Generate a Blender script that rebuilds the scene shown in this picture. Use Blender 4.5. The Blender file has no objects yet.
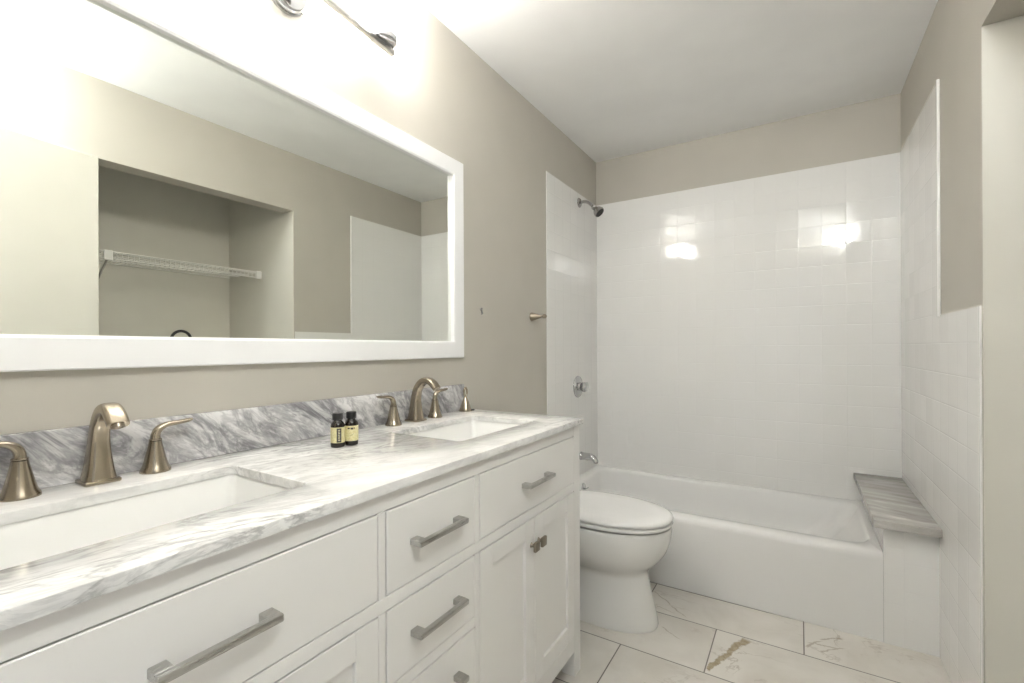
import bpy, bmesh, math, random
from mathutils import Vector, Matrix
random.seed(7)
PI = math.pi
scene = bpy.context.scene
COL = scene.collection

# ------------------------------------------------------------------ camera
CAM = Vector((1.189, 0.0, 1.1559))
YAW, PITCH, ROLL, FPX, V0 = 0.5556, 0.0014, -0.0041, 461.7, 347.56
sy, cy_ = math.sin(YAW), math.cos(YAW)
sp, cp = math.sin(PITCH), math.cos(PITCH)
Fw = Vector((-sy * cp, cy_ * cp, sp))
U0 = Vector((sy * sp, -cy_ * sp, cp))
R0 = Vector((cy_, sy, 0))
Rt = R0 * math.cos(ROLL) + U0 * math.sin(ROLL)
Up = U0 * math.cos(ROLL) - R0 * math.sin(ROLL)
cam_data = bpy.data.cameras.new('camera')
cam = bpy.data.objects.new('camera', cam_data)
COL.objects.link(cam)
m = Matrix.Identity(4)
for i in range(3):
    m[i][0], m[i][1], m[i][2], m[i][3] = Rt[i], Up[i], -Fw[i], CAM[i]
cam.matrix_world = m
cam_data.sensor_width = 36.0
cam_data.lens = FPX * 36.0 / 1024.0
cam_data.shift_y = (V0 - 341.5) / 1024.0
cam_data.clip_start = 0.02
scene.camera = cam

# ------------------------------------------------------------------ world and exposure
VANITY_LIGHT = 25.5        # strength of the three glass shades
CEILING_LIGHT = 43.0       # strength of the ceiling dome near the door
DOORWAY_FILL = 0.28           # even world light added as fill, entering by the open doorway
world = bpy.data.worlds.new('doorway_fill')
scene.world = world
world.use_nodes = True
world.node_tree.nodes['Background'].inputs[0].default_value = (0.97, 0.99, 1.0, 1)
world.node_tree.nodes['Background'].inputs[1].default_value = DOORWAY_FILL
vs = scene.view_settings
vs.view_transform = 'Standard'
vs.look = 'None'
vs.gamma = 1.0
vs.exposure = 1.21
vs.use_curve_mapping = False

# ------------------------------------------------------------------ main dimensions (metres)
W = 1.6336          # right wall
YB = 3.029          # back wall
H = 2.44            # ceiling
ZT = 2.14           # top of the tall tile
YT = 2.278          # front edge of the tall tile
YLOW = 1.826        # end of the low tile on the right wall
YN = 1.8206         # far jamb of the closet opening
ZLOW = 1.271
ZN = 2.064          # closet header
TUBY = 2.296        # tub apron
TILE = 0.108
ZC = 0.903          # counter top
XC = 0.531          # counter front
XF = 0.517          # cabinet face


# ------------------------------------------------------------------ node helpers
class NT:
    def __init__(self, name):
        self.mat = bpy.data.materials.new(name)
        self.mat.use_nodes = True
        self.t = self.mat.node_tree
        self.n = self.t.nodes
        self.bsdf = self.n['Principled BSDF']

    def link(self, a, b):
        self.t.links.new(a, b)

    def setin(self, sock, v):
        if isinstance(v, bpy.types.NodeSocket):
            self.link(v, sock)
        elif isinstance(v, (tuple, list)) and len(v) == 3 and sock.type == 'RGBA':
            sock.default_value = (*v, 1)
        else:
            sock.default_value = v

    def pos(self):
        return self.n.new('ShaderNodeNewGeometry').outputs['Position']

    def objco(self):
        return self.n.new('ShaderNodeTexCoord').outputs['Object']

    def sep(self, v):
        s = self.n.new('ShaderNodeSeparateXYZ')
        self.link(v, s.inputs[0])
        return s.outputs

    def comb(self, x=0.0, y=0.0, z=0.0):
        c = self.n.new('ShaderNodeCombineXYZ')
        for s, v in zip(c.inputs, (x, y, z)):
            self.setin(s, v)
        return c.outputs[0]

    def M(self, op, a, b=0.0, c=0.0):
        k = self.n.new('ShaderNodeMath')
        k.operation = op
        for s, v in zip(k.inputs, (a, b, c)):
            self.setin(s, v)
        return k.outputs[0]

    def V(self, op, a, b=(0, 0, 0)):
        k = self.n.new('ShaderNodeVectorMath')
        k.operation = op
        if op == 'SCALE':
            self.setin(k.inputs[0], a)
            self.setin(k.inputs['Scale'], b)
            return k.outputs[0]
        self.setin(k.inputs[0], a)
        self.setin(k.inputs[1], b)
        return k.outputs['Value'] if op in ('LENGTH', 'DISTANCE', 'DOT_PRODUCT') else k.outputs[0]

    def mapping(self, v, scale=(1, 1, 1), rot=(0, 0, 0), loc=(0, 0, 0)):
        k = self.n.new('ShaderNodeMapping')
        self.link(v, k.inputs[0])
        k.inputs['Scale'].default_value = scale
        k.inputs['Rotation'].default_value = rot
        k.inputs['Location'].default_value = loc
        return k.outputs[0]

    def noise(self, v, scale, detail=4, rough=0.55, dist=0.0, color=False):
        k = self.n.new('ShaderNodeTexNoise')
        self.link(v, k.inputs['Vector'])
        k.inputs['Scale'].default_value = scale
        k.inputs['Detail'].default_value = detail
        k.inputs['Roughness'].default_value = rough
        k.inputs['Distortion'].default_value = dist
        return k.outputs['Color'] if color else k.outputs['Fac']

    def white(self, v):
        k = self.n.new('ShaderNodeTexWhiteNoise')
        k.noise_dimensions = '3D'
        self.link(v, k.inputs['Vector'])
        return k.outputs['Color']

    def ramp(self, f, stops):
        k = self.n.new('ShaderNodeValToRGB')
        self.setin(k.inputs[0], f)
        e = k.color_ramp.elements
        while len(e) < len(stops):
            e.new(0.5)
        for el, (p, c) in zip(e, stops):
            el.position = p
            el.color = (c, c, c, 1) if isinstance(c, (int, float)) else (*c, 1)
        return k.outputs[0]

    def mix(self, f, a, b):
        k = self.n.new('ShaderNodeMix')
        k.data_type = 'RGBA'
        self.setin(k.inputs[0], f)
        self.setin(k.inputs[6], a)
        self.setin(k.inputs[7], b)
        return k.outputs[2]

    def mapr(self, v, a, b, c, d, smooth=True):
        k = self.n.new('ShaderNodeMapRange')
        if smooth:
            k.interpolation_type = 'SMOOTHSTEP'
        self.setin(k.inputs[0], v)
        for s, x in zip(k.inputs[1:5], (a, b, c, d)):
            s.default_value = x
        return k.outputs[0]

    def bump(self, h, strength, dist=0.001, normal=None):
        k = self.n.new('ShaderNodeBump')
        k.inputs['Strength'].default_value = strength
        k.inputs['Distance'].default_value = dist
        self.link(h, k.inputs['Height'])
        if normal is not None:
            self.link(normal, k.inputs['Normal'])
        return k.outputs[0]

    def out(self, base=None, rough=None, metal=None, normal=None, spec=None, coat=None):
        b = self.bsdf.inputs
        if base is not None:
            self.setin(b['Base Color'], base)
        if rough is not None:
            self.setin(b['Roughness'], rough)
        if metal is not None:
            self.setin(b['Metallic'], metal)
        if spec is not None:
            self.setin(b['Specular IOR Level'], spec)
        if coat is not None:
            self.setin(b['Coat Weight'], coat)
            b['Coat Roughness'].default_value = 0.05
        if normal is not None:
            self.link(normal, b['Normal'])
        return self.mat


def paint(name, col, rough=0.6, bump=0.12, scale=260):
    t = NT(name)
    p = t.pos()
    n = t.noise(p, scale, 3, 0.6)
    big = t.noise(p, 3.0, 2)
    c = t.mix(t.mapr(big, 0.3, 0.7, 0, 1), tuple(x * 0.975 for x in col), tuple(min(1, x * 1.02) for x in col))
    return t.out(c, rough, normal=t.bump(n, bump, 0.0006))


def plain(name, col, rough=0.4, metal=0.0, spec=None, var=0.03):
    t = NT(name)
    n = t.noise(t.objco(), 14.0, 2)
    c = t.mix(n, tuple(x * (1 - var) for x in col), tuple(min(1, x * (1 + var)) for x in col))
    return t.out(c, rough, metal, spec=spec)


def brushed(name, col, rough, stretch=(40, 40, 1200), amount=0.10):
    t = NT(name)
    n = t.noise(t.mapping(t.objco(), stretch), 1.0, 3)
    c = t.mix(n, tuple(x * 0.9 for x in col), tuple(min(1, x * 1.08) for x in col))
    return t.out(c, t.mapr(n, 0.25, 0.75, rough - amount * 0.5, rough + amount * 0.5), 1.0)


def tile_mat(name, ua, va, u0, v0, col=(0.86, 0.85, 0.825), stagger=False):
    """square glossy wall tile, joints in the same reglazed white; ua, va = axes of the wall"""
    t = NT(name)
    s = t.sep(t.pos())
    ax = {'x': s[0], 'y': s[1], 'z': s[2]}
    u = t.M('DIVIDE', t.M('SUBTRACT', ax[ua], u0), TILE)
    v = t.M('DIVIDE', t.M('SUBTRACT', ax[va], v0), TILE)
    if stagger:
        colid = t.M('FLOOR', u)
        v = t.M('ADD', v, t.M('MULTIPLY', t.M('MODULO', colid, 2.0), 0.5))
    fu, fv = t.M('FRACT', u), t.M('FRACT', v)
    du = t.M('MINIMUM', fu, t.M('SUBTRACT', 1.0, fu))
    dv = t.M('MINIMUM', fv, t.M('SUBTRACT', 1.0, fv))
    d = t.M('MINIMUM', du, dv)
    hgt = t.mapr(d, 0.004, 0.028, 0.0, 1.0)
    tid = t.comb(t.M('FLOOR', u), t.M('FLOOR', v), 3.3)
    tilt = t.V('SCALE', t.V('SUBTRACT', t.white(tid), (0.5, 0.5, 0.5)), 0.030)
    nrm = t.V('NORMALIZE', t.V('ADD', t.n.new('ShaderNodeNewGeometry').outputs['Normal'], tilt))
    wob = t.noise(t.pos(), 9.0, 2)
    h = t.M('ADD', hgt, t.M('MULTIPLY', wob, 1.1))
    c = t.mix(t.mapr(d, 0.0, 0.015, 0, 1), tuple(x * 0.98 for x in col), col)
    return t.out(c, 0.055, normal=t.bump(h, 0.7, 0.0008, nrm), spec=0.5)


def veins(t, co, scale, dist, width, detail=6, rough=0.6):
    n = t.noise(co, scale, detail, rough, dist)
    a = t.M('ABSOLUTE', t.M('SUBTRACT', n, 0.5))
    return t.mapr(a, 0.0, width, 1.0, 0.0)


def marble_counter():
    t = NT('carrara_counter_marble')
    p = t.pos()
    q = t.mapping(t.mapping(p, rot=(0, 0, math.radians(19))), (2.8, 0.9, 2.8))
    v1 = veins(t, q, 5.2, 1.3, 0.06)
    v2 = veins(t, t.mapping(q, (1.3, 1, 1), (0, 0, 0.12), (3, 7, 1)), 11.0, 0.9, 0.075)
    cloud = t.mapr(t.noise(q, 3.6, 5, 0.6, 0.5), 0.36, 0.66, 0.0, 1.0)
    msk = t.mapr(t.noise(q, 2.1, 3), 0.38, 0.66, 0.0, 1.0)
    f = t.M('MULTIPLY', t.M('ADD', t.M('MULTIPLY', v1, 0.40), t.M('MULTIPLY', v2, 0.24)), t.M('ADD', 0.25, msk))
    c = t.mix(cloud, (0.86, 0.85, 0.825), (0.70, 0.69, 0.67))
    c = t.mix(t.M('MINIMUM', f, 0.75), c, (0.30, 0.295, 0.29))
    return t.out(c, 0.13, spec=0.5)


def marble_splash():
    t = NT('carrara_backsplash_marble')
    p = t.pos()
    q = t.mapping(t.mapping(p, rot=(math.radians(40), 0, 0)), (1.0, 0.55, 1.7))
    v1 = veins(t, q, 9.5, 0.8, 0.085, 7, 0.66)
    v2 = veins(t, t.mapping(q, (1, 1, 1), (0, 0, 0), (5, 2, 9)), 19.0, 0.7, 0.09, 6, 0.65)
    cloud = t.mapr(t.noise(q, 5.0, 6, 0.62, 0.8), 0.36, 0.64, 0.0, 1.0)
    c = t.mix(cloud, (0.76, 0.75, 0.74), (0.50, 0.49, 0.49))
    c = t.mix(t.M('MULTIPLY', v2, 0.40), c, (0.24, 0.235, 0.25))
    c = t.mix(t.M('MULTIPLY', v1, t.M('ADD', 0.40, t.M('MULTIPLY', cloud, 0.5))), c, (0.17, 0.165, 0.175))
    return t.out(c, 0.15)


def marble_bench():
    t = NT('grey_streaked_bench_marble')
    p = t.pos()
    q = t.mapping(t.mapping(p, rot=(0, 0, math.radians(14))), (0.9, 5.0, 3.0))
    n1 = t.noise(q, 3.2, 7, 0.62, 1.0)
    n2 = t.noise(t.mapping(q, (1, 1.6, 1), (0, 0, 0), (2, 4, 1)), 6.0, 6, 0.65, 0.6)
    c = t.ramp(n1, [(0.28, (0.32, 0.30, 0.275)), (0.45, (0.44, 0.42, 0.39)), (0.58, (0.53, 0.51, 0.48)), (0.74, (0.70, 0.68, 0.65))])
    c = t.mix(t.mapr(n2, 0.52, 0.74, 0.0, 0.5), c, (0.33, 0.30, 0.27))
    return t.out(c, 0.16)


def floor_mat():
    t = NT('marble_look_floor_tile')
    p = t.pos()
    s = t.sep(p)
    TW, TL = 0.298, 0.607
    r = t.M('DIVIDE', t.M('SUBTRACT', s[1], 2.05 - 0.298 * 20), TW)
    row = t.M('FLOOR', r)
    fr = t.M('FRACT', r)
    odd = t.M('MODULO', row, 2.0)
    u = t.M('DIVIDE', t.M('SUBTRACT', s[0], t.M('ADD', 0.5945 - 0.607 * 10, t.M('MULTIPLY', odd, 0.3035))), TL)
    ci = t.M('FLOOR', u)
    fu = t.M('FRACT', u)
    dx = t.M('MULTIPLY', t.M('MINIMUM', fu, t.M('SUBTRACT', 1.0, fu)), TL)
    dy = t.M('MULTIPLY', t.M('MINIMUM', fr, t.M('SUBTRACT', 1.0, fr)), TW)
    d = t.M('MINIMUM', dx, dy)
    grout = t.mapr(d, 0.0015, 0.0030, 1.0, 0.0)
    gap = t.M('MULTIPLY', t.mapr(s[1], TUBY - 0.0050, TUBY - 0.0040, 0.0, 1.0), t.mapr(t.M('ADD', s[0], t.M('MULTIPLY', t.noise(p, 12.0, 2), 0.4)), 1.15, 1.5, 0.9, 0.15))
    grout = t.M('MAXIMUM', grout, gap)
    off = t.V('SCALE', t.white(t.comb(ci, row, 1.7)), 9.0)
    q = t.V('ADD', p, off)
    # faint grey-brown veins, their own layout in every tile
    wq = t.V('ADD', q, t.V('SCALE', t.V('SUBTRACT', t.noise(q, 5.0, 4, 0.6, 0.0, True), (0.5, 0.5, 0.5)), 0.12))
    v1 = veins(t, t.mapping(wq, (1.0, 1.7, 1), (0, 0, 0.7)), 2.6, 0.9, 0.017, 5, 0.6)
    m1 = t.mapr(t.noise(q, 4.0, 2), 0.50, 0.68, 0.0, 0.5)
    cloud = t.mapr(t.noise(q, 3.2, 5, 0.6, 0.4), 0.35, 0.7, 0.0, 1.0)
    c = t.mix(cloud, (0.82, 0.785, 0.725), (0.71, 0.67, 0.605))
    c = t.mix(t.M('MULTIPLY', v1, m1), c, (0.40, 0.34, 0.27))

    # the bold gold vein and the looped brown veins of particular tiles
    def seg(a, b, w0, w1, amp, sc):
        ax_, ay_ = a
        bx_, by_ = b
        L = math.hypot(bx_ - ax_, by_ - ay_)
        ex, ey = (bx_ - ax_) / L, (by_ - ay_) / L
        rx, ry = t.M('SUBTRACT', s[0], ax_), t.M('SUBTRACT', s[1], ay_)
        al = t.M('ADD', t.M('MULTIPLY', rx, ex), t.M('MULTIPLY', ry, ey))
        ac = t.M('SUBTRACT', t.M('MULTIPLY', rx, -ey), t.M('MULTIPLY', ry, -ex))
        nz = t.M('MULTIPLY', t.M('SUBTRACT', t.noise(p, sc, 5, 0.65), 0.5), amp)
        ac = t.M('ABSOLUTE', t.M('ADD', ac, nz))
        wid = t.mapr(al, 0.0, L, w0, w1, False)
        inside = t.M('MULTIPLY', t.mapr(al, -0.004, 0.012, 0, 1), t.mapr(al, L - 0.02, L + 0.006, 1, 0))
        return t.M('MULTIPLY', t.mapr(t.M('DIVIDE', ac, wid), 0.55, 1.1, 1.0, 0.0), inside)
    g = seg((0.905, 1.770), (1.010, 2.045), 0.008, 0.019, 0.05, 17.0)
    gtone = t.mix(t.mapr(t.noise(p, 60.0, 4, 0.7), 0.35, 0.65, 0, 1), (0.30, 0.225, 0.12), (0.47, 0.385, 0.25))
    c = t.mix(t.M('MULTIPLY', g, 0.88), c, gtone)
    thin = None
    for a, b, w0, w1 in (((1.207, 2.11), (1.262, 2.185), 0.006, 0.004), ((1.255, 2.19), (1.335, 2.245), 0.004, 0.007),
                         ((1.248, 2.105), (1.335, 2.178), 0.004, 0.003), ((1.21, 2.145), (1.315, 2.16), 0.003, 0.004),
                         ((0.604, 2.215), (0.70, 2.135), 0.003, 0.005), ((0.70, 2.135), (0.775, 2.065), 0.004, 0.002),
                         ((0.64, 2.10), (0.73, 2.08), 0.002, 0.002), ((0.70, 1.95), (0.79, 1.90), 0.003, 0.002)):
        k = seg(a, b, w0, w1, 0.04, 16.0)
        thin = k if thin is None else t.M('MAXIMUM', thin, k)
    c = t.mix(t.M('MULTIPLY', thin, 0.5), c, (0.36, 0.29, 0.20))
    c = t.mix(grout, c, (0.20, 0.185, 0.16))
    rough = t.mapr(grout, 0, 1, 0.24, 0.8, False)
    return t.out(c, rough, normal=t.bump(t.M('SUBTRACT', 1.0, grout), 0.5, 0.001))


def emitter(name, col, strength, rough=0.3):
    t = NT(name)
    b = t.bsdf.inputs
    n = t.noise(t.objco(), 6.0, 1)
    t.setin(b['Base Color'], (0.9, 0.9, 0.88))
    t.setin(b['Emission Color'], t.mix(n, col, tuple(min(1, c * 1.01) for c in col)))
    b['Emission Strength'].default_value = strength
    b['Roughness'].default_value = rough
    return t.mat


M_WALL = paint('greige_wall_paint', (0.53, 0.50, 0.44), 0.55)
M_CEIL = paint('white_ceiling_paint', (0.94, 0.935, 0.92), 0.75, 0.35, 190)
M_CLOSET = paint('pale_cream_paint', (0.74, 0.715, 0.64), 0.55)
M_DOOR = paint('cream_door_paint', (0.80, 0.78, 0.71), 0.4, 0.05)
M_FLOOR = floor_mat()
M_TB = tile_mat('back_wall_tile', 'x', 'z', 0.002, ZT - 20 * TILE)
M_TL = tile_mat('side_wall_tile', 'y', 'z', YB - 20 * TILE, ZT - 20 * TILE)
M_TF = tile_mat('bench_front_tile', 'x', 'z', W - 0.104 - 2 * TILE, 0.0, stagger=True)
M_EDGE = plain('white_tile_edging', (0.87, 0.86, 0.835), 0.18)
M_CTR = marble_counter()
M_SPL = marble_splash()
M_BENCH = marble_bench()
M_CAB = plain('white_cabinet_paint', (0.86, 0.845, 0.815), 0.32, var=0.01)
M_CER = plain('white_vitreous_china', (0.86, 0.85, 0.82), 0.08, var=0.01)
M_TUB = plain('white_tub_enamel', (0.86, 0.85, 0.83), 0.10, var=0.01)
M_SEAT = plain('white_seat_plastic', (0.87, 0.86, 0.84), 0.14, var=0.01)
M_FRAME = plain('white_frame_paint', (0.88, 0.875, 0.87), 0.35, var=0.01)
M_MIRROR = plain('silvered_mirror_glass', (0.88, 0.90, 0.86), 0.0, 1.0, var=0.0)
M_BRONZE = brushed('brushed_champagne_bronze', (0.40, 0.345, 0.27), 0.25, (18, 18, 40), 0.05)
M_NICKEL = brushed('brushed_nickel', (0.52, 0.51, 0.49), 0.30, (700, 30, 700))
M_DARKNICK = brushed('aged_nickel_knob', (0.34, 0.295, 0.235), 0.34)
M_CHROME = plain('polished_chrome', (0.55, 0.55, 0.56), 0.06, 1.0, var=0.01)
M_SHOWER = plain('dull_chrome', (0.44, 0.43, 0.42), 0.22, 1.0)
M_RUB = plain('dark_rubber_face', (0.03, 0.03, 0.028), 0.6)
M_DARK = plain('dark_gap', (0.03, 0.028, 0.025), 0.8)
M_AMBER = plain('dark_amber_glass', (0.012, 0.007, 0.004), 0.07, spec=0.6)
M_CAP = plain('black_bottle_cap', (0.012, 0.012, 0.012), 0.4)
M_WIRE = plain('white_coated_wire', (0.84, 0.83, 0.79), 0.35)
M_BLACK = plain('black_plastic_tube', (0.02, 0.02, 0.02), 0.35)
M_SHADE = emitter('lit_frosted_glass_shade', (1.0, 0.98, 0.955), VANITY_LIGHT)
M_DOME = emitter('lit_ceiling_dome', (0.93, 0.97, 1.0), CEILING_LIGHT)


def label_mat(kind):
    t = NT('yellow_bottle_label_' + kind)
    n = t.noise(t.objco(), 240.0, 3)
    return t.out(t.mix(t.mapr(n, 0.4, 0.6, 0, 1), (0.66, 0.59, 0.31), (0.76, 0.70, 0.42)), 0.5)


M_LABEL = label_mat('paper')
M_INK = plain('dark_label_print', (0.05, 0.045, 0.035), 0.5)
M_PALE = plain('pale_label_print', (0.62, 0.58, 0.42), 0.5)


# ------------------------------------------------------------------ mesh helpers
def obj(name, bm, mat, parent=None, smooth=35, loc=None):
    bmesh.ops.recalc_face_normals(bm, faces=bm.faces[:])
    if smooth:
        lim = math.radians(smooth)
        for f in bm.faces:
            f.smooth = True
        for e in bm.edges:
            e.smooth = not (len(e.link_faces) != 2 or e.calc_face_angle(0) > lim)
    me = bpy.data.meshes.new(name)
    bm.to_mesh(me)
    bm.free()
    me.materials.append(mat)
    o = bpy.data.objects.new(name, me)
    COL.objects.link(o)
    if loc:
        o.location = loc
    if parent:
        o.parent = parent
    return o


def tag(o, label, cat, group=None):
    o['label'] = label
    o['category'] = cat
    if group:
        o['group'] = group
    return o


def thing(name, label, cat, loc=(0, 0, 0), rotz=0.0, group=None):
    o = bpy.data.objects.new(name, None)
    COL.objects.link(o)
    o.empty_display_size = 0.05
    o.location = loc
    o.rotation_euler = (0, 0, rotz)
    return tag(o, label, cat, group)


def struct(name, bm, mat, smooth=0):
    o = obj(name, bm, mat, None, smooth)
    o['kind'] = 'structure'
    return o


def dup(root, loc, label, name=None):
    r = root.copy()
    COL.objects.link(r)
    r.location = loc
    r['label'] = label
    for ch in list(root.children):
        c = ch.copy()
        COL.objects.link(c)
        c.parent = r
        for g in ch.children:
            d = g.copy()
            COL.objects.link(d)
            d.parent = c
    return r


def box(bm, x0, x1, y0, y1, z0, z1, bev=0.0, seg=2):
    b2 = bmesh.new()
    bmesh.ops.create_cube(b2, size=1.0)
    for v in b2.verts:
        v.co = Vector((x0 + (v.co.x + .5) * (x1 - x0), y0 + (v.co.y + .5) * (y1 - y0), z0 + (v.co.z + .5) * (z1 - z0)))
    if bev > 0:
        bmesh.ops.bevel(b2, geom=b2.edges[:], offset=bev, segments=seg, affect='EDGES', profile=0.5)
    me = bpy.data.meshes.new('tmp')
    b2.to_mesh(me)
    b2.free()
    bm.from_mesh(me)
    bpy.data.meshes.remove(me)


def rings(bm, rs, cap0=True, cap1=True, closed=True):
    """loft a list of rings (equal point counts)"""
    vs_ = [[bm.verts.new(p) for p in r] for r in rs]
    n = len(rs[0])
    for a, b in zip(vs_, vs_[1:]):
        for i in range(n if closed else n - 1):
            j = (i + 1) % n
            bm.faces.new((a[i], a[j], b[j], b[i]))
    if cap0:
        bm.faces.new(vs_[0])
    if cap1:
        bm.faces.new(vs_[-1])
    return vs_


def lathe(bm, prof, origin=(0, 0, 0), axis=(0, 0, 1), n=28, cap0=True, cap1=True):
    a = Vector(axis).normalized()
    u = a.orthogonal().normalized()
    w = a.cross(u)
    o = Vector(origin)
    rs = []
    for r, h in prof:
        rs.append([o + a * h + (u * math.cos(2 * PI * k / n) + w * math.sin(2 * PI * k / n)) * max(r, 1e-4) for k in range(n)])
    rings(bm, rs, cap0, cap1)


def smooth_path(pts, sub=6):
    """Catmull-Rom through points of any dimension (tuples)"""
    out = []
    n = len(pts)
    for i in range(n - 1):
        p0, p1, p2, p3 = pts[max(i - 1, 0)], pts[i], pts[i + 1], pts[min(i + 2, n - 1)]
        for k in range(sub):
            t = k / sub
            out.append(tuple(0.5 * ((2 * b) + (c - a) * t + (2 * a - 5 * b + 4 * c - d) * t * t + (3 * b - a - 3 * c + d) * t ** 3)
                             for a, b, c, d in zip(p0, p1, p2, p3)))
    out.append(tuple(pts[-1]))
    return out


def sweep(bm, pts, side, n=16, square=2.0, cap=True):
    """pts = (x, y, z, half width across, half width along side); side = fixed sideways vector"""
    S = Vector(side).normalized()
    rs = []
    for i, p in enumerate(pts):
        a = Vector(pts[max(i - 1, 0)][:3])
        b = Vector(pts[min(i + 1, len(pts) - 1)][:3])
        T = (b - a).normalized()
        N = S.cross(T).normalized()
        c = Vector(p[:3])
        ring = []
        for k in range(n):
            th = 2 * PI * k / n
            cx, sx = math.cos(th), math.sin(th)
            e = 2.0 / square
            ring.append(c + N * (math.copysign(abs(cx) ** e, cx) * p[3]) + S * (math.copysign(abs(sx) ** e, sx) * p[4]))
        rs.append(ring)
    rings(bm, rs, cap, cap)


def tube(bm, pts, r, n=10):
    """round tube along 3-D points with parallel-transport frames"""
    P = [Vector(p) for p in pts]
    T = [(P[min(i + 1, len(P) - 1)] - P[max(i - 1, 0)]).normalized() for i in range(len(P))]
    N = T[0].orthogonal().normalized()
    rs = []
    for i, p in enumerate(P):
        N = (N - T[i] * N.dot(T[i])).normalized()
        B = T[i].cross(N)
        rr = r[i] if isinstance(r, (list, tuple)) else r
        rs.append([p + (N * math.cos(2 * PI * k / n) + B * math.sin(2 * PI * k / n)) * rr for k in range(n)])
    rings(bm, rs)


def rrect(x0, x1, y0, y1, r, z, n=6):
    pts = []
    for cx, cyy, a0 in ((x1 - r, y1 - r, 0), (x0 + r, y1 - r, PI / 2), (x0 + r, y0 + r, PI), (x1 - r, y0 + r, 1.5 * PI)):
        for k in range(n + 1):
            a = a0 + PI / 2 * k / n
            pts.append(Vector((cx + r * math.cos(a), cyy + r * math.sin(a), z)))
    return pts


# ================================================================== THE ROOM
# floor
bm = bmesh.new()
box(bm, -0.12, 2.55, -0.16, YB + 0.12, -0.10, 0.0)
struct('floor', bm, M_FLOOR)
# ceiling
bm = bmesh.new()
box(bm, -0.12, 2.55, -0.15, YB + 0.12, H, H + 0.10)
struct('ceiling', bm, M_CEIL)
# left wall and back wall
bm = bmesh.new()
box(bm, -0.12, 0.0, -0.15, YB + 0.12, 0.0, H)
struct('wall_left', bm, M_WALL)
bm = bmesh.new()
box(bm, 0.0, W + 0.12, YB, YB + 0.12, 0.0, H)
struct('wall_back', bm, M_WALL)
# right wall: far piece beyond the closet, header over the closet opening, near piece
bm = bmesh.new()
box(bm, W, 2.43, YN, YB, 0.0, H)
box(bm, W, W + 0.11, 0.66, YN, ZN, H)
box(bm, W, W + 0.11, -0.02, 0.66, 0.0, H)
struct('wall_right', bm, M_WALL)
# pale paint wrapped on the jamb and inside of the closet
bm = bmesh.new()
box(bm, W + 0.001, 2.43, YN - 0.004, YN, 0.0, ZN - 0.0005)          # far jamb and side of the closet
box(bm, W + 0.11, 2.43, YN - 0.004, YN, ZN - 0.0005, H)
box(bm, 2.43, 2.55, -0.02, YB, 0.0, H)
box(bm, W + 0.11, 2.43, 0.40, 0.46, 0.0, H)
struct('wall_closet', bm, M_CLOSET)
# near wall with the doorway the picture is taken from
bm = bmesh.new()
box(bm, 0.0, 0.55, -0.14, -0.022, 0.0, H)
box(bm, 1.385, 2.55, -0.14, -0.022, 0.0, H)
box(bm, 0.55, 1.385, -0.14, -0.022, 2.05, H)
struct('wall_near', bm, M_WALL)

# tile slabs
bm = bmesh.new()
box(bm, 0.005, W - 0.004, YB - 0.004, YB, 0.33, ZT)
struct('trim_1', bm, M_TB)['label'] = 'square white glossy tile on the long wall over the tub'
bm = bmesh.new()
box(bm, 0.0, 0.005, YT, YB, 0.0, ZT, 0.0015, 1)
struct('trim_2', bm, M_TL)['label'] = 'white glossy tile behind the shower fittings'
bm = bmesh.new()
box(bm, W - 0.004, W, YT + 0.012, YB, 0.0, ZT)
box(bm, W - 0.004, W, YLOW + 0.005, YT + 0.012, 0.0, ZLOW)
struct('trim_3', bm, M_TL)['label'] = 'stepped white glossy tile on the right wall'
# rounded edging strips that finish the stepped tile
bm = bmesh.new()
box(bm, W - 0.009, W, YT - 0.009, YT + 0.0118, ZLOW - 0.006, ZT, 0.003, 2)
box(bm, W - 0.005, W, YLOW, YLOW + 0.005, 0.0, ZLOW + 0.001, 0.0015, 2)
struct('trim_4', bm, M_EDGE, 35)['label'] = 'white rounded edging round the stepped tile'
# tiled block under the bench slab
bm = bmesh.new()
box(bm, 1.467, W - 0.004, TUBY, YB - 0.004, 0.0, 0.460)
struct('trim_5', bm, M_TF)['label'] = 'white tiled block at the end of the tub'

# open door, hinged on the near wall, leaning back towards the right wall
bm = bmesh.new()
box(bm, -0.035, 0.0, 0.0, 0.81, 0.012, 2.035, 0.003, 1)
d_ = struct('door_1', bm, M_DOOR, 35)
d_.location = (1.410, -0.002, 0)
d_.rotation_euler = (0, 0, -math.atan(0.204))
d_['label'] = 'plain cream door standing open against the right wall'

# ================================================================== VANITY
van = thing('vanity_cabinet', 'long white double vanity cabinet with shaker doors, bar pulls and square feet', 'cabinet', (0, 0.765, 0))
CABY0, CABY1 = -0.015, 1.541
oy = -0.765


def vbox(bmx, x0, x1, y0, y1, z0, z1, bev=0.0015):
    box(bmx, x0, x1, y0 + oy, y1 + oy, z0, z1, bev, 1)


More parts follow.
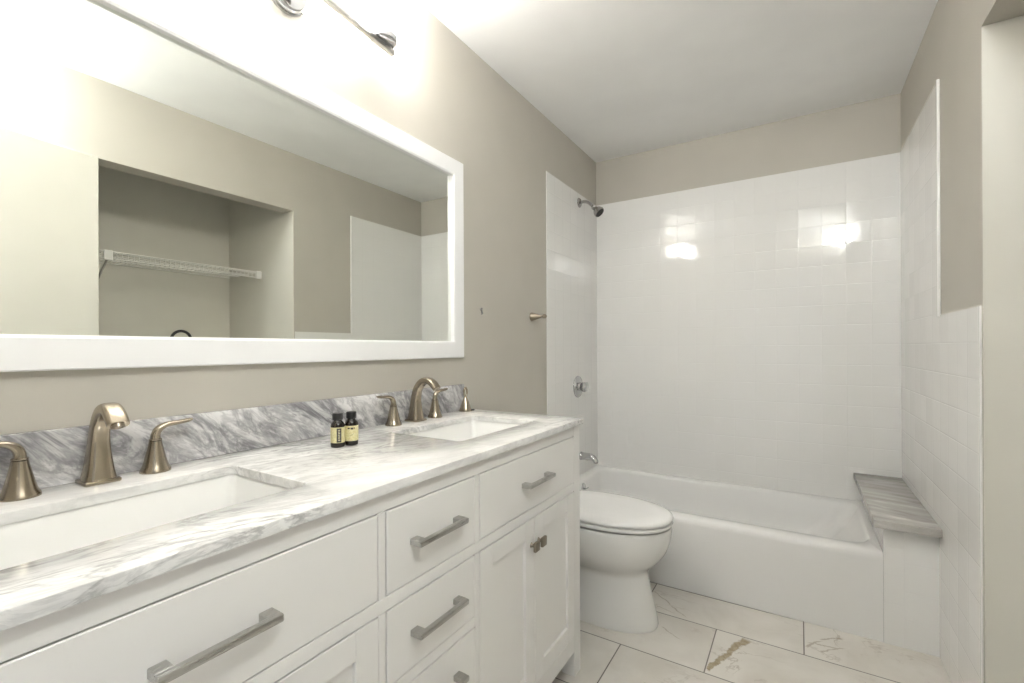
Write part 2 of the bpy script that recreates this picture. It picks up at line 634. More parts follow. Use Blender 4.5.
for (x0, x1) in ((XF - 0.05, XF), (0.004, 0.054)):
    for (y0, y1) in ((CABY0, CABY0 + 0.05), (CABY1 - 0.05, CABY1)):
        bm = bmesh.new()
        vbox(bm, x0, x1, y0, y1, 0.0, 0.883)
        obj('leg', bm, M_CAB, van)
bm = bmesh.new()
xa, xb = XF - 0.022, XF
vbox(bm, xa, xb, CABY0 + 0.05, CABY1 - 0.05, 0.846, 0.883)
vbox(bm, xa, xb, CABY0 + 0.05, CABY1 - 0.05, 0.6535, 0.681)
vbox(bm, xa, xb, CABY0 + 0.05, CABY1 - 0.05, 0.090, 0.146)
for (y0, y1) in ((0.604, 0.622), (0.9075, 0.927)):
    vbox(bm, xa, xb, y0, y1, 0.681, 0.846)
    vbox(bm, xa, xb, y0, y1, 0.146, 0.6535)
for z in (0.477, 0.3025):
    vbox(bm, xa, xb, 0.622, 0.9075, z + 0.002, z + 0.0265)
obj('face_frame', bm, M_CAB, van)
for y0, y1 in ((CABY0 + 0.012, CABY0 + 0.03), (CABY1 - 0.03, CABY1 - 0.012)):
    bm = bmesh.new()
    vbox(bm, 0.054, XF - 0.05, y0, y1, 0.09, 0.883)
    obj('side_panel', bm, M_CAB, van)
bm = bmesh.new()
vbox(bm, 0.054, XF - 0.05, CABY0 + 0.03, CABY1 - 0.03, 0.092, 0.108)
obj('bottom_panel', bm, M_CAB, van)
bm = bmesh.new()
vbox(bm, 0.008, 0.020, CABY0 + 0.05, CABY1 - 0.05, 0.092, 0.883)
obj('back_panel', bm, M_CAB, van)


def pull(parent, yc, zc):
    """bar pull: two square feet, a faceted bar and end collars"""
    h = bmesh.new()
    L = 0.158
    for s in (-1, 1):
        box(h, XF, XF + 0.022, yc + s * (L / 2 - 0.011) - 0.0105 + oy, yc + s * (L / 2 - 0.011) + 0.0105 + oy, zc - 0.0065, zc + 0.0065, 0.0012, 1)
    box(h, XF + 0.0195, XF + 0.0315, yc - L / 2 + oy, yc + L / 2 + oy, zc - 0.0062, zc + 0.0062, 0.0030, 2)
    obj('handle', h, M_NICKEL, parent)['label'] = 'brushed nickel bar pull'


def drawer(y0, y1, z0, z1):
    b = bmesh.new()
    vbox(b, XF - 0.018, XF + 0.0008, y0, y1, z0, z1, 0.0015)
    b2 = obj('drawer', b, M_CAB, van)
    pull(b2, (y0 + y1) / 2, (z0 + z1) / 2)


G = 0.0022
drawer(CABY0 + 0.05 + G, 0.604 - G, 0.681 + G, 0.846 - G)
drawer(0.622 + G, 0.9075 - G, 0.681 + G, 0.846 - G)
drawer(0.927 + G, CABY1 - 0.05 - G, 0.681 + G, 0.846 - G)
drawer(0.622 + G, 0.9075 - G, 0.5035 + G, 0.6535 - G)
drawer(0.622 + G, 0.9075 - G, 0.329 + G, 0.479 - G)
drawer(0.622 + G, 0.9075 - G, 0.146 + G, 0.3045 - G)


def door(y0, y1, knob_side):
    z0, z1 = 0.146 + G, 0.6535 - G
    y0, y1 = y0 + G * .7, y1 - G * .7
    fr = 0.052
    b = bmesh.new()
    x0, x1 = XF - 0.018, XF + 0.0008
    vbox(b, x0, x1, y0, y0 + fr, z0, z1, 0.0012)
    vbox(b, x0, x1, y1 - fr, y1, z0, z1, 0.0012)
    vbox(b, x0, x1, y0 + fr, y1 - fr, z0, z0 + fr, 0.0012)
    vbox(b, x0, x1, y0 + fr, y1 - fr, z1 - fr, z1, 0.0012)
    d = obj('door', b, M_CAB, van)
    p = bmesh.new()
    vbox(p, x0 + 0.002, x1 - 0.009, y0 + fr - 0.002, y1 - fr + 0.002, z0 + fr - 0.002, z1 - fr + 0.002, 0)
    obj('door_panel', p, M_CAB, d)
    k = bmesh.new()
    ky = (y1 - 0.020 if knob_side > 0 else y0 + 0.020) + oy
    kz = 0.576
    lathe(k, [(0.0085, 0), (0.0055, 0.004), (0.0048, 0.012), (0.006, 0.017)], (XF, ky, kz), (1, 0, 0), 14)
    box(k, XF + 0.015, XF + 0.024, ky - 0.0142, ky + 0.0142, kz - 0.0142, kz + 0.0142, 0.0028, 2)
    obj('knob', k, M_DARKNICK, d)['label'] = 'square aged nickel knob'


door(CABY0 + 0.05, 0.3195, 1)
door(0.3195, 0.604, -1)
door(0.927, 1.206, 1)
door(1.206, CABY1 - 0.05, -1)

# ---- countertop with two basin cut-outs
CY0, CY1 = -0.020, 1.553
SX0, SX1 = 0.135, 0.405
SINKS = ((0.105, 0.536), (0.995, 1.408))


def slab_with_holes(x0, x1, y0, y1, z0, z1, holes, r):
    bmx = bmesh.new()
    e = 0.004
    K = 5
    for lo, hi in [(y0, (SINKS[0][1] + SINKS[1][0]) / 2), ((SINKS[0][1] + SINKS[1][0]) / 2, y1)]:
        h = holes[0] if lo == y0 else holes[1]
        inner = rrect(SX0, SX1, h[0], h[1], r, 0, K)
        cx, cyy = (SX0 + SX1) / 2, (h[0] + h[1]) / 2
        outer = []
        for p in inner:
            # project on the outer rectangle, corner points to corners
            dx, dy = p.x - cx, p.y - cyy
            sx = (x1 - cx if dx > 0 else cx - x0) / max(abs(dx), 1e-6)
            sy_ = (hi - cyy if dy > 0 else cyy - lo) / max(abs(dy), 1e-6)
            if abs(p.x - (SX1 if dx > 0 else SX0)) < 1e-6 or (abs(dx) / (SX1 - SX0) > abs(dy) / (h[1] - h[0])):
                outer.append(Vector((x1 if dx > 0 else x0, p.y, 0)))
            else:
                outer.append(Vector((p.x, hi if dy > 0 else lo, 0)))
        # force the true corners
        for q in range(4):
            i = q * (K + 1) + K // 2
            outer[i] = Vector((x1 if q in (0, 3) else x0, hi if q in (0, 1) else lo, 0))
        def at(pts, z, off=0.0):
            return [Vector((min(max(p.x, x0 + off), x1 - off), min(max(p.y, y0 + off if lo == y0 else lo), y1 - off if hi == y1 else hi), z)) for p in pts]
        def infl(d, z):
            return [Vector(p) for p in rrect(SX0 - d, SX1 + d, h[0] - d, h[1] + d, r + d, z, K)]
        seq = [at(outer, z0), at(outer, z1 - e), at(outer, z1 - e * 0.3, e * 0.3), at(outer, z1, e),
               infl(0.003, z1), infl(0.0008, z1 - 0.0012), infl(0, z1 - 0.003), infl(0, z0)]
        vv = rings(bmx, seq + [], False, False)
        a, b = vv[-1], vv[0]
        n = len(a)
        for i in range(n):
            j = (i + 1) % n
            bmx.faces.new((a[i], a[j], b[j], b[i]))
    # drop the inner wall where both halves meet and weld
    mid = (SINKS[0][1] + SINKS[1][0]) / 2
    kill = [f for f in bmx.faces if all(abs(v.co.y - mid) < 1e-5 for v in f.verts)]
    bmesh.ops.delete(bmx, geom=kill, context='FACES')
    bmesh.ops.remove_doubles(bmx, verts=bmx.verts[:], dist=1e-5)
    bmesh.ops.dissolve_degenerate(bmx, edges=bmx.edges[:], dist=1e-6)
    return bmx


bm = slab_with_holes(0.0, XC, CY0, CY1, ZC - 0.0195, ZC, SINKS, 0.014)
tag(obj('countertop', bm, M_CTR, None, 30), 'white grey-veined marble countertop with two rectangular basin cut-outs on the vanity', 'countertop')
bm = bmesh.new()
box(bm, 0.0, 0.014, CY0, 1.518, ZC, 1.008, 0.0015, 2)
tag(obj('backsplash', bm, M_SPL, None, 30), 'low dark-veined marble backsplash strip standing along the back of the counter', 'backsplash')


# ---- undermount basins
def basin(y0, y1, label):
    cyy = (y0 + y1) / 2
    r = thing('sink_basin', label, 'sink', ((SX0 + SX1) / 2, cyy, ZC - 0.0195), 0.0, 'basins under the vanity counter')
    a, b = (SX1 - SX0) / 2, (y1 - y0) / 2
    bmx = bmesh.new()
    zt = -0.0005

    def rr(d, z, rad):
        return rrect(-a - d, a + d, -b - d, b + d, max(rad, 0.005), z, 7)
    seq = [rr(0.024, zt, 0.05), rr(0.004, zt, 0.022), rr(0.0, zt - 0.006, 0.020), rr(-0.006, -0.06, 0.022), rr(-0.014, -0.10, 0.03),
           rr(-0.030, -0.123, 0.035), rr(-0.06, -0.133, 0.04), rr(-0.105, -0.138, 0.028),
           rr(-0.105, -0.150, 0.028), rr(-0.03, -0.142, 0.05), rr(0.004, -0.11, 0.04), rr(0.010, -0.02, 0.04), rr(0.024, -0.012, 0.05)]
    vv = rings(bmx, seq, False, False)
    n = len(vv[0])
    for i in range(n):
        j = (i + 1) % n
        bmx.faces.new((vv[-1][i], vv[-1][j], vv[0][j], vv[0][i]))
    obj('bowl', bmx, M_CER, r, 50)
    dr = bmesh.new()
    lathe(dr, [(0.012, -0.155), (0.033, -0.150), (0.036, -0.1365), (0.033, -0.1345), (0.022, -0.1355), (0.020, -0.1330), (0.006, -0.1315)], n=28)
    obj('drain', dr, M_CHROME, r)
    return r


basin(*SINKS[0], 'white rectangular undermount basin nearer the camera, set in the marble counter')
basin(*SINKS[1], 'white rectangular undermount basin at the far toilet end of the marble counter')


# ---- widespread faucets
def faucet(yc, label, near, far):
    r = thing('faucet', label, 'faucet', (0.050, yc, ZC), 0.0, 'bronze faucets on the vanity counter')
    b = bmesh.new()
    box(b, -0.0275, 0.0275, -0.0275, 0.0275, 0.0, 0.008, 0.0025, 2)
    # flared square foot then a tapering arched spout
    pts = smooth_path([(0, 0, 0.004, 0.0260, 0.0260), (0, 0, 0.012, 0.0245, 0.0245), (0.0005, 0, 0.028, 0.0220, 0.0215),
                       (0.001, 0, 0.055, 0.0182, 0.0180), (0.003, 0, 0.085, 0.0155, 0.0155), (0.012, 0, 0.114, 0.0140, 0.0145),
                       (0.032, 0, 0.136, 0.0128, 0.0150), (0.058, 0, 0.144, 0.0112, 0.0155), (0.080, 0, 0.134, 0.0104, 0.0165), (0.097, 0, 0.1175, 0.0092, 0.0165)], 5)
    sweep(b, pts, (0, 1, 0), 24, 3.2)
    spt = obj('spout', b, M_BRONZE, r, 40)
    a = bmesh.new()
    lathe(a, [(0.0105, 0.0), (0.0105, 0.010), (0.008, 0.0105), (0.0075, 0.008)], (0.0905, 0, 0.1215), (0.42, 0, -1), 20)
    obj('aerator', a, M_DARKNICK, spt)
    for s in (-1, 1):
        h = bmesh.new()
        y = far if s > 0 else -near
        lathe(h, [(0.0268, 0), (0.0268, 0.003), (0.0260, 0.006), (0.0222, 0.013), (0.0188, 0.026), (0.0148, 0.044), (0.0118, 0.058), (0.0112, 0.063)], (0, y, 0), n=32)
        ho = obj('handle_base', h, M_BRONZE, r, 40)
        lv = bmesh.new()
        lathe(lv, [(0.0098, 0.0635), (0.0112, 0.0645), (0.0112, 0.067), (0.0098, 0.068)], (0, y, 0), n=24)
        lp = smooth_path([(0, y, 0.066, 0.0088, 0.0088), (0, y + s * 0.0005, 0.076, 0.0082, 0.0084), (0.000, y + s * 0.006, 0.087, 0.0072, 0.0085), (0.000, y + s * 0.020, 0.0945, 0.0056, 0.0088),
                          (0, y + s * 0.042, 0.0965, 0.0046, 0.0086), (0, y + s * 0.060, 0.0985, 0.0042, 0.0080), (0, y + s * 0.068, 0.1000, 0.0025, 0.0055)], 5)
        sweep(lv, lp, (1, 0, 0), 18, 2.3)
        obj('lever', lv, M_BRONZE, ho, 45)
    return r


faucet(0.333, 'brushed bronze widespread faucet with two levers, at the near basin', 0.105, 0.092)
faucet(1.194, 'brushed bronze widespread faucet with two levers, at the far basin', 0.104, 0.101)


# ---- towel bar posts (one on the wall, one left standing on the counter)
def post_profile(k=1.0):
    return [(0.0205 * k, 0), (0.0205 * k, 0.003), (0.0185 * k, 0.010), (0.0135 * k, 0.028), (0.0090 * k, 0.044), (0.0066 * k, 0.054), (0.0060 * k, 0.058)]


pt = thing('towel_bar_post', 'brushed bronze flared post standing loose at the far end of the counter', 'bracket', (0.044, 1.486, ZC))
b = bmesh.new()
lathe(b, [(0.0255, 0), (0.0255, 0.004), (0.0225, 0.012), (0.0165, 0.030), (0.0105, 0.046), (0.0062, 0.056), (0.0060, 0.058)], n=28)
obj('base', b, M_BRONZE, pt, 40)
b = bmesh.new()
rg = []
for k in range(25):
    a = 2 * PI * k / 24
    rg.append((0.0, 0.0098 * math.sin(a), 0.076 + 0.0175 * -math.cos(a)))
tube(b, rg, 0.0040, 10)
obj('eye_ring', b, M_BRONZE, pt, 60)
b = bmesh.new()
lathe(b, [(0.0035, 0), (0.0035, 0.010), (0.0028, 0.011)], (0.0200, 0.015, 0.0045), (0.5, 0.86, 0), 12)
obj('set_screw', b, M_RUB, pt)

wp = thing('towel_bar_post', 'single flared bronze post fixed to the greige wall beside the shower tile', 'bracket', (0.0, 2.112, 1.320))
b = bmesh.new()
lathe(b, post_profile(1.12), (0, 0, 0), (1, 0, 0), 28)
obj('base', b, M_DARKNICK, wp, 40)
b = bmesh.new()
lathe(b, [(0.003, 0.060), (0.0080, 0.063), (0.0112, 0.071), (0.0112, 0.079), (0.0080, 0.086), (0.002, 0.089)], (0, 0, 0), (1, 0, 0), 22)
obj('bar_socket', b, M_DARKNICK, wp, 40)

# small bare metal bracket left on the wall
ms = thing('wall_bracket', 'tiny bare metal clip screwed to the wall right of the mirror', 'bracket', (0.0, 1.657, 1.3205))
b = bmesh.new()
pts = [(0.0, -0.006, 0.010), (0.0045, -0.0045, 0.004), (0.0060, 0.000, -0.006), (0.0045, 0.003, -0.013), (0.0, 0.004, -0.016)]
sweep(b, [(x, y, z, 0.0012, 0.0042) for x, y, z in smooth_path(pts, 4)], (0.3, 1, 0.3), 10, 3)
obj('clip', b, M_CHROME, ms)
b = bmesh.new()
lathe(b, [(0.0038, 0.0), (0.0036, 0.005), (0.0020, 0.0068)], (0, 0.0045, 0.011), (1, 0, 0), 14)
obj('screw', b, M_CHROME, ms)


# ---- two little bottles
def bottle(loc, rot, label, mark):
    r = thing('bottle', label, 'bottle', loc, rot, 'little amber bottles on the counter')
    g = bmesh.new()
    lathe(g, [(0.0150, 0.0), (0.0168, 0.0015), (0.0172, 0.004), (0.0172, 0.0555), (0.0160, 0.0605), (0.0125, 0.0650), (0.0100, 0.0675), (0.0095, 0.0720)], n=32)
    obj('glass', g, M_AMBER, r, 40)
    c = bmesh.new()
    n = 48
    prof = [(0.0118, 0.0700), (0.0125, 0.0710), (0.0125, 0.0855), (0.0116, 0.0872)]
    rs = []
    for rad, z in prof:
        rs.append([Vector(((rad + (0.0004 if k % 2 else -0.0002)) * math.cos(2 * PI * k / n), (rad + (0.0004 if k % 2 else -0.0002)) * math.sin(2 * PI * k / n), z)) for k in range(n)])
    rings(c, rs)
    obj('cap', c, M_CAP, r, 40)

    def wrap(bmx, a0, a1, z0, z1, rad, th=0.0003):
        k = max(2, int((a1 - a0) / 0.12))
        inn, out = [], []
        for i in range(k + 1):
            a = a0 + (a1 - a0) * i / k
            ca, sa = math.cos(a), math.sin(a)
            inn.append((Vector((rad * ca, rad * sa, z0)), Vector((rad * ca, rad * sa, z1))))
            out.append((Vector(((rad + th) * ca, (rad + th) * sa, z0)), Vector(((rad + th) * ca, (rad + th) * sa, z1))))
        rings(bmx, [[o[0], o[1], q[1], q[0]] for o, q in zip(out, inn)])
    lb = bmesh.new()
    wrap(lb, -2.55, 2.55, 0.0125, 0.0520, 0.0172)
    lo = obj('label', lb, M_LABEL, r, 30)
    ink = bmesh.new()
    if mark == 'band':
        wrap(ink, 0.28, 0.95, 0.0140, 0.0500, 0.01752)
    else:
        for a0, a1, z0, z1 in ((-0.42, -0.10, 0.0435, 0.0475), (0.0, 0.36, 0.0425, 0.0475), (0.44, 0.58, 0.0435, 0.0475)):
            wrap(ink, a0, a1, z0, z1, 0.01752)
        for i in range(5):
            wrap(ink, -0.10 + 0.12 * i, -0.02 + 0.12 * i, 0.0255 + 0.0012 * i, 0.0265 + 0.0012 * i, 0.01752)
    obj('print', ink, M_INK, lo, 30)
    if mark == 'band':
        w = bmesh.new()
        for i in range(7):
            z = 0.0185 + i * 0.0042
            wrap(w, 0.50, 0.74 - 0.06 * (i % 2), z, z + 0.0022, 0.01784)
        obj('pale_print', w, M_PALE, lo, 30)
    return r


bottle((0.176, 0.776, ZC), math.radians(-62), 'small dark amber bottle with black cap, the nearer one, dark strip down its yellow label', 'band')
bottle((0.184, 0.8125, ZC), math.radians(-46), 'small dark amber bottle with black cap, the farther one, yellow label facing the room', 'text')

# ================================================================== MIRROR
mr = thing('wall_mirror', 'long white-framed mirror hung over the double vanity', 'mirror', (0.0, 0.765, 1.118))
MY0, MY1, MZ0, MZ1, FWD = 0.020, 1.510, 1.118, 1.916, 0.066
bm = bmesh.new()
# mitred frame: section swept round the rectangle
sec = [(0.0, 0.0), (0.0, 0.018), (0.003, 0.022), (FWD - 0.006, 0.022), (FWD, 0.0185), (FWD, 0.0)]
corn = [(MY0, MZ0, 1, 1), (MY1, MZ0, -1, 1), (MY1, MZ1, -1, -1), (MY0, MZ1, 1, -1)]
rs = [[Vector((x, y + sy2 * d - 0.765, z + sz2 * d - 1.118)) for d, x in sec] for y, z, sy2, sz2 in corn]
vv = [[bm.verts.new(p) for p in r] for r in rs]
for i in range(4):
    a, b2 = vv[i], vv[(i + 1) % 4]
    for k in range(len(sec)):
        j = (k + 1) % len(sec)
        bm.faces.new((a[k], a[j], b2[j], b2[k]))
obj('frame', bm, M_FRAME, mr, 20)
bm = bmesh.new()
box(bm, 0.001, 0.0045, MY0 + FWD - 0.765 + 0.0002, MY1 - FWD - 0.765 - 0.0002, FWD + 0.0002, MZ1 - MZ0 - FWD - 0.0002)
obj('mirror_glass', bm, M_MIRROR, mr, 0)

# ================================================================== VANITY LIGHT
LX, LY, LZ = 0.098, 0.745, 2.117
BAR_YAW = 0.085
vl = thing('vanity_light', 'brushed chrome bar light with glowing glass shades on the wall over the mirror', 'wall light', (0, LY, LZ))
b = bmesh.new()
lathe(b, [(0.062, 0.0), (0.062, 0.008), (0.058, 0.011), (0.056, 0.020), (0.052, 0.024), (0.012, 0.026)], (0, 0, 0.018), (1, 0, 0), 40)
obj('canopy', b, M_CHROME, vl, 40)
b = bmesh.new()
tube(b, [(0.02, 0, 0.010), (0.05, 0, 0.010), (LX - 0.004, 0, 0.004)], 0.009, 14)
obj('stem', b, M_CHROME, vl, 50)
b = bmesh.new()
box(b, -0.0085, 0.0085, -0.330, 0.330, -0.0085, 0.0085, 0.0015, 2)
bar = obj('bar', b, M_NICKEL, vl, 35)
bar.location = (LX, 0, 0)
bar.rotation_euler = (0, 0, BAR_YAW)
for dy in (-0.285, 0.0, 0.285):
    b = bmesh.new()
    lathe(b, [(0.012, 0.0085), (0.036, 0.0095), (0.0415, 0.013), (0.0425, 0.028), (0.0415, 0.031), (0.034, 0.032)], (LX - BAR_YAW * dy, dy, 0), n=36)
    cup = obj('lamp_cup', b, M_CHROME, vl, 35)
    b = bmesh.new()
    lathe(b, [(0.032, 0.0325), (0.039, 0.036), (0.043, 0.060), (0.046, 0.120), (0.047, 0.150), (0.044, 0.150), (0.040, 0.060), (0.030, 0.040)], (LX - BAR_YAW * dy, dy, 0), n=32, cap0=True, cap1=True)
    obj('lamp_shade', b, M_SHADE, cup, 40)['label'] = 'glowing frosted glass shade'

# ceiling dome near the door
cl = thing('ceiling_light', 'round glowing glass globe light on the ceiling by the doorway', 'ceiling light', (1.525, 0.20, H))
b = bmesh.new()
lathe(b, [(0.060, 0.0), (0.062, -0.008), (0.058, -0.022), (0.046, -0.030), (0.020, -0.036), (0.012, -0.040), (0.012, -0.074), (0.044, -0.080), (0.046, -0.092), (0.040, -0.094)], n=36)
obj('base_ring', b, M_CHROME, cl, 35)
b = bmesh.new()
lathe(b, [(0.038, -0.094)] + [(0.095 * math.sin(a_), -0.184 + 0.095 * math.cos(a_)) for a_ in [0.42 + (PI - 0.42) * k / 18 for k in range(18)]] + [(0.001, -0.279)], n=40)
obj('globe', b, M_DOME, cl, 60)

# ================================================================== BATHTUB
TX0, TX1, TY0, TY1, TZ = 0.0055, 1.4665, TUBY, YB - 0.0045, 0.346
tub = thing('bathtub', 'white alcove bathtub with a plain apron along the far wall', 'bathtub', ((TX0 + TX1) / 2, (TY0 + TY1) / 2, 0))
ox, oyt = -(TX0 + TX1) / 2, -(TY0 + TY1) / 2
bm = bmesh.new()


def trect(x0, x1, y0, y1, r, z):
    return rrect(x0 + ox, x1 + ox, y0 + oyt, y1 + oyt, r, z, 8)


seq = [trect(TX0, TX1, TY0 + 0.003, TY1, 0.0006, 0.0), trect(TX0, TX1, TY0 + 0.003, TY1, 0.0006, 0.03), trect(TX0, TX1, TY0 + 0.002, TY1, 0.0006, 0.25),
       trect(TX0, TX1, TY0 + 0.001, TY1, 0.0008, TZ - 0.030), trect(TX0, TX1, TY0 + 0.002, TY1, 0.0008, TZ - 0.016), trect(TX0, TX1, TY0 + 0.008, TY1, 0.001, TZ - 0.006),
       trect(TX0, TX1, TY0 + 0.018, TY1, 0.001, TZ), trect(TX0 + 0.05, TX1 - 0.022, TY0 + 0.075, TY1 - 0.035, 0.09, TZ + 0.001),
       trect(TX0 + 0.056, TX1 - 0.028, TY0 + 0.083, TY1 - 0.042, 0.09, TZ - 0.004), trect(TX0 + 0.062, TX1 - 0.036, TY0 + 0.090, TY1 - 0.048, 0.09, TZ - 0.018),
       trect(TX0 + 0.075, TX1 - 0.085, TY0 + 0.102, TY1 - 0.060, 0.10, 0.24), trect(TX0 + 0.10, TX1 - 0.20, TY0 + 0.125, TY1 - 0.085, 0.11, 0.12),
       trect(TX0 + 0.14, TX1 - 0.28, TY0 + 0.165, TY1 - 0.125, 0.11, 0.07), trect(TX0 + 0.22, TX1 - 0.36, TY0 + 0.22, TY1 - 0.18, 0.09, 0.060)]
rings(bm, seq, True, True)
obj('shell', bm, M_TUB, tub, 40)
b = bmesh.new()
lathe(b, [(0.034, 0.0), (0.034, 0.004), (0.030, 0.008), (0.012, 0.011), (0.004, 0.0115)], (TX0 + 0.063 + ox, 2.62 + oyt, 0.298), (1, 0, 0.12), 28)
ov = obj('overflow_plate', b, M_CHROME, tub, 40)
b = bmesh.new()
sweep(b, [(TX0 + 0.073 + ox, 2.62 + oyt, 0.298, 0.004, 0.006), (TX0 + 0.090 + ox, 2.62 + oyt, 0.304, 0.004, 0.006), (TX0 + 0.097 + ox, 2.62 + oyt, 0.311, 0.003, 0.005)], (0, 1, 0), 12)
obj('trip_lever', b, M_CHROME, ov, 50)
b = bmesh.new()
lathe(b, [(0.036, 0.0), (0.036, 0.003), (0.028, 0.005), (0.004, 0.004)], (0.30 + ox, 2.66 + oyt, 0.060), (0, 0, 1), 24)
obj('drain', b, M_CHROME, tub, 40)

# bench slab
bm = bmesh.new()
box(bm, 1.432, W - 0.0045, 2.243, YB - 0.0045, 0.4605, 0.4915, 0.002, 2)
tag(obj('bench_slab', bm, M_BENCH, None, 35), 'grey streaked marble slab capping the tiled block at the end of the tub', 'bench seat')

# ================================================================== SHOWER FITTINGS
XT = 0.0052
sh = thing('wall_shower', 'small dull chrome shower head on a bent arm high on the tile', 'shower', (XT, 2.722, 2.080))
b = bmesh.new()
lathe(b, [(0.030, 0.0), (0.030, 0.003), (0.026, 0.008), (0.014, 0.012), (0.011, 0.013)], (0, 0, 0), (1, 0, 0), 28)
obj('flange', b, M_SHOWER, sh, 40)
b = bmesh.new()
tube(b, smooth_path([(0.004, 0, 0.0), (0.035, 0.0, 0.000), (0.060, 0, -0.008), (0.085, 0, -0.030), (0.102, 0, -0.047)], 5), 0.0095, 14)
obj('arm', b, M_SHOWER, sh, 60)
b = bmesh.new()
ax = (0.70, 0.0, -0.714)
lathe(b, [(0.010, -0.006), (0.015, 0.0), (0.016, 0.010), (0.014, 0.014), (0.017, 0.022), (0.029, 0.036), (0.034, 0.050), (0.034, 0.060), (0.031, 0.063)], (0.096, 0, -0.042), ax, 30)
hd = obj('head', b, M_SHOWER, sh, 40)
b = bmesh.new()
lathe(b, [(0.030, 0.0630), (0.029, 0.0655), (0.002, 0.066)], (0.096, 0, -0.042), ax, 30)
for ring_r, cnt in ((0.010, 6), (0.019, 12), (0.026, 16)):
    A = Vector(ax).normalized()
    u_ = A.orthogonal().normalized()
    w_ = A.cross(u_)
    for k in range(cnt):
        th = 2 * PI * k / cnt
        lathe(b, [(0.0014, 0.066), (0.0010, 0.068)], Vector((0.096, 0, -0.042)) + (u_ * math.cos(th) + w_ * math.sin(th)) * ring_r, ax, 6)
obj('spray_face', b, M_RUB, hd, 40)

vt = thing('shower_valve', 'round chrome shower valve with a faceted knob on the tile', 'shower valve', (XT, 2.690, 0.912))
b = bmesh.new()
lathe(b, [(0.068, 0.0), (0.068, 0.003), (0.064, 0.008), (0.045, 0.013), (0.028, 0.016), (0.026, 0.028)], (0, 0, 0), (1, 0, 0), 40)
obj('escutcheon', b, M_CHROME, vt, 40)
b = bmesh.new()
n = 12
prof = [(0.018, 0.026), (0.030, 0.034), (0.035, 0.045), (0.033, 0.060), (0.022, 0.068), (0.006, 0.070)]
rs = [[Vector((h, r * (1 - 0.10 * (k % 2)) * math.cos(2 * PI * k / n), r * (1 - 0.10 * (k % 2)) * math.sin(2 * PI * k / n))) for k in range(n)] for r, h in prof]
rings(b, rs)
obj('knob', b, M_CHROME, vt, 15)

ts = thing('tub_spout', 'chrome tub spout low on the tile over the tub end', 'tub spout', (XT, 2.735, 0.468))
b = bmesh.new()
sweep(b, smooth_path([(0.0, 0, 0.0, 0.027, 0.027), (0.006, 0, 0.0, 0.026, 0.026), (0.018, 0, 0.0, 0.024, 0.024), (0.055, 0, 0.0, 0.0225, 0.0225), (0.080, 0, -0.004, 0.020, 0.021),
                       (0.096, 0, -0.016, 0.017, 0.019), (0.102, 0, -0.031, 0.016, 0.018)], 5), (0, 1, 0), 24)
obj('body', b, M_CHROME, ts, 45)
b = bmesh.new()
lathe(b, [(0.013, 0.0), (0.012, 0.003), (0.004, 0.002)], (0.102, 0, -0.0312), (0.1, 0, -1), 18)
obj('outlet', b, M_RUB, ts, 45)

# ================================================================== TOILET
TYC = 1.935
tl = thing('toilet', 'white elongated toilet with its lid closed between vanity and bathtub', 'toilet', (0.0, TYC, 0))


def egg(xb, xf, b_, z, n=40, pw=2.15):
    """plan ring: rounder at the front, squarer at the back"""
    c = xb + (xf - xb) * 0.47
    pts = []
    for k in range(n):
        a = 2 * PI * k / n
        ca, sa = math.cos(a), math.sin(a)
        e = 2.0 / pw if ca >= 0 else 2.0 / 2.7
        ex = math.copysign(abs(ca) ** e, ca)
        ey = math.copysign(abs(sa) ** (2.0 / (pw if ca >= 0 else 2.7)), sa)
        pts.append(Vector((c + ex * ((xf - c) if ca >= 0 else (c - xb)), ey * b_, z)))
    return pts


bm = bmesh.new()
prof = [(0.26, 0.688, 0.120, 0.0), (0.26, 0.690, 0.121, 0.012), (0.265, 0.684, 0.118, 0.05), (0.27, 0.667, 0.110, 0.12), (0.27, 0.652, 0.104, 0.190),
        (0.26, 0.650, 0.108, 0.219), (0.24, 0.665, 0.130, 0.243), (0.21, 0.698, 0.155, 0.275), (0.18, 0.726, 0.173, 0.318), (0.16, 0.741, 0.182, 0.363), (0.15, 0.746, 0.184, 0.404), (0.15, 0.742, 0.181, 0.417)]
prof = smooth_path(prof, 3)
rings(bm, [egg(*p) for p in prof])
obj('bowl', bm, M_CER, tl, 50)
bm = bmesh.new()    # trapway housing at the back of the pedestal
rings(bm, [rrect(0.06, 0.34, -0.085, 0.085, 0.04, 0.0, 6), rrect(0.06, 0.34, -0.082, 0.082, 0.04, 0.19, 6), rrect(0.05, 0.34, -0.120, 0.120, 0.04, 0.235, 6), rrect(0.045, 0.34, -0.145, 0.145, 0.04, 0.30, 6), rrect(0.045, 0.30, -0.15, 0.15, 0.04, 0.417, 6)])
obj('trapway', bm, M_CER, tl, 50)
bm = bmesh.new()
rings(bm, [egg(0.215, 0.738, 0.177, 0.4245), egg(0.212, 0.747, 0.186, 0.427), egg(0.21, 0.750, 0.188, 0.433), egg(0.21, 0.749, 0.187, 0.4395), egg(0.214, 0.743, 0.182, 0.442)])
obj('seat', bm, M_SEAT, tl, 50)
bm = bmesh.new()
rings(bm, [egg(0.216, 0.742, 0.181, 0.4445), egg(0.212, 0.749, 0.187, 0.447), egg(0.21, 0.751, 0.189, 0.454), egg(0.213, 0.748, 0.186, 0.461), egg(0.222, 0.734, 0.176, 0.467), egg(0.25, 0.68, 0.14, 0.4735), egg(0.32, 0.57, 0.075, 0.4765)])
lid = obj('lid', bm, M_SEAT, tl, 60)
for s in (-1, 1):
    bm = bmesh.new()
    box(bm, 0.195, 0.235, s * 0.075 - 0.02, s * 0.075 + 0.02, 0.417, 0.457, 0.006, 2)
    obj('hinge', bm, M_SEAT, tl, 40)
bm = bmesh.new()
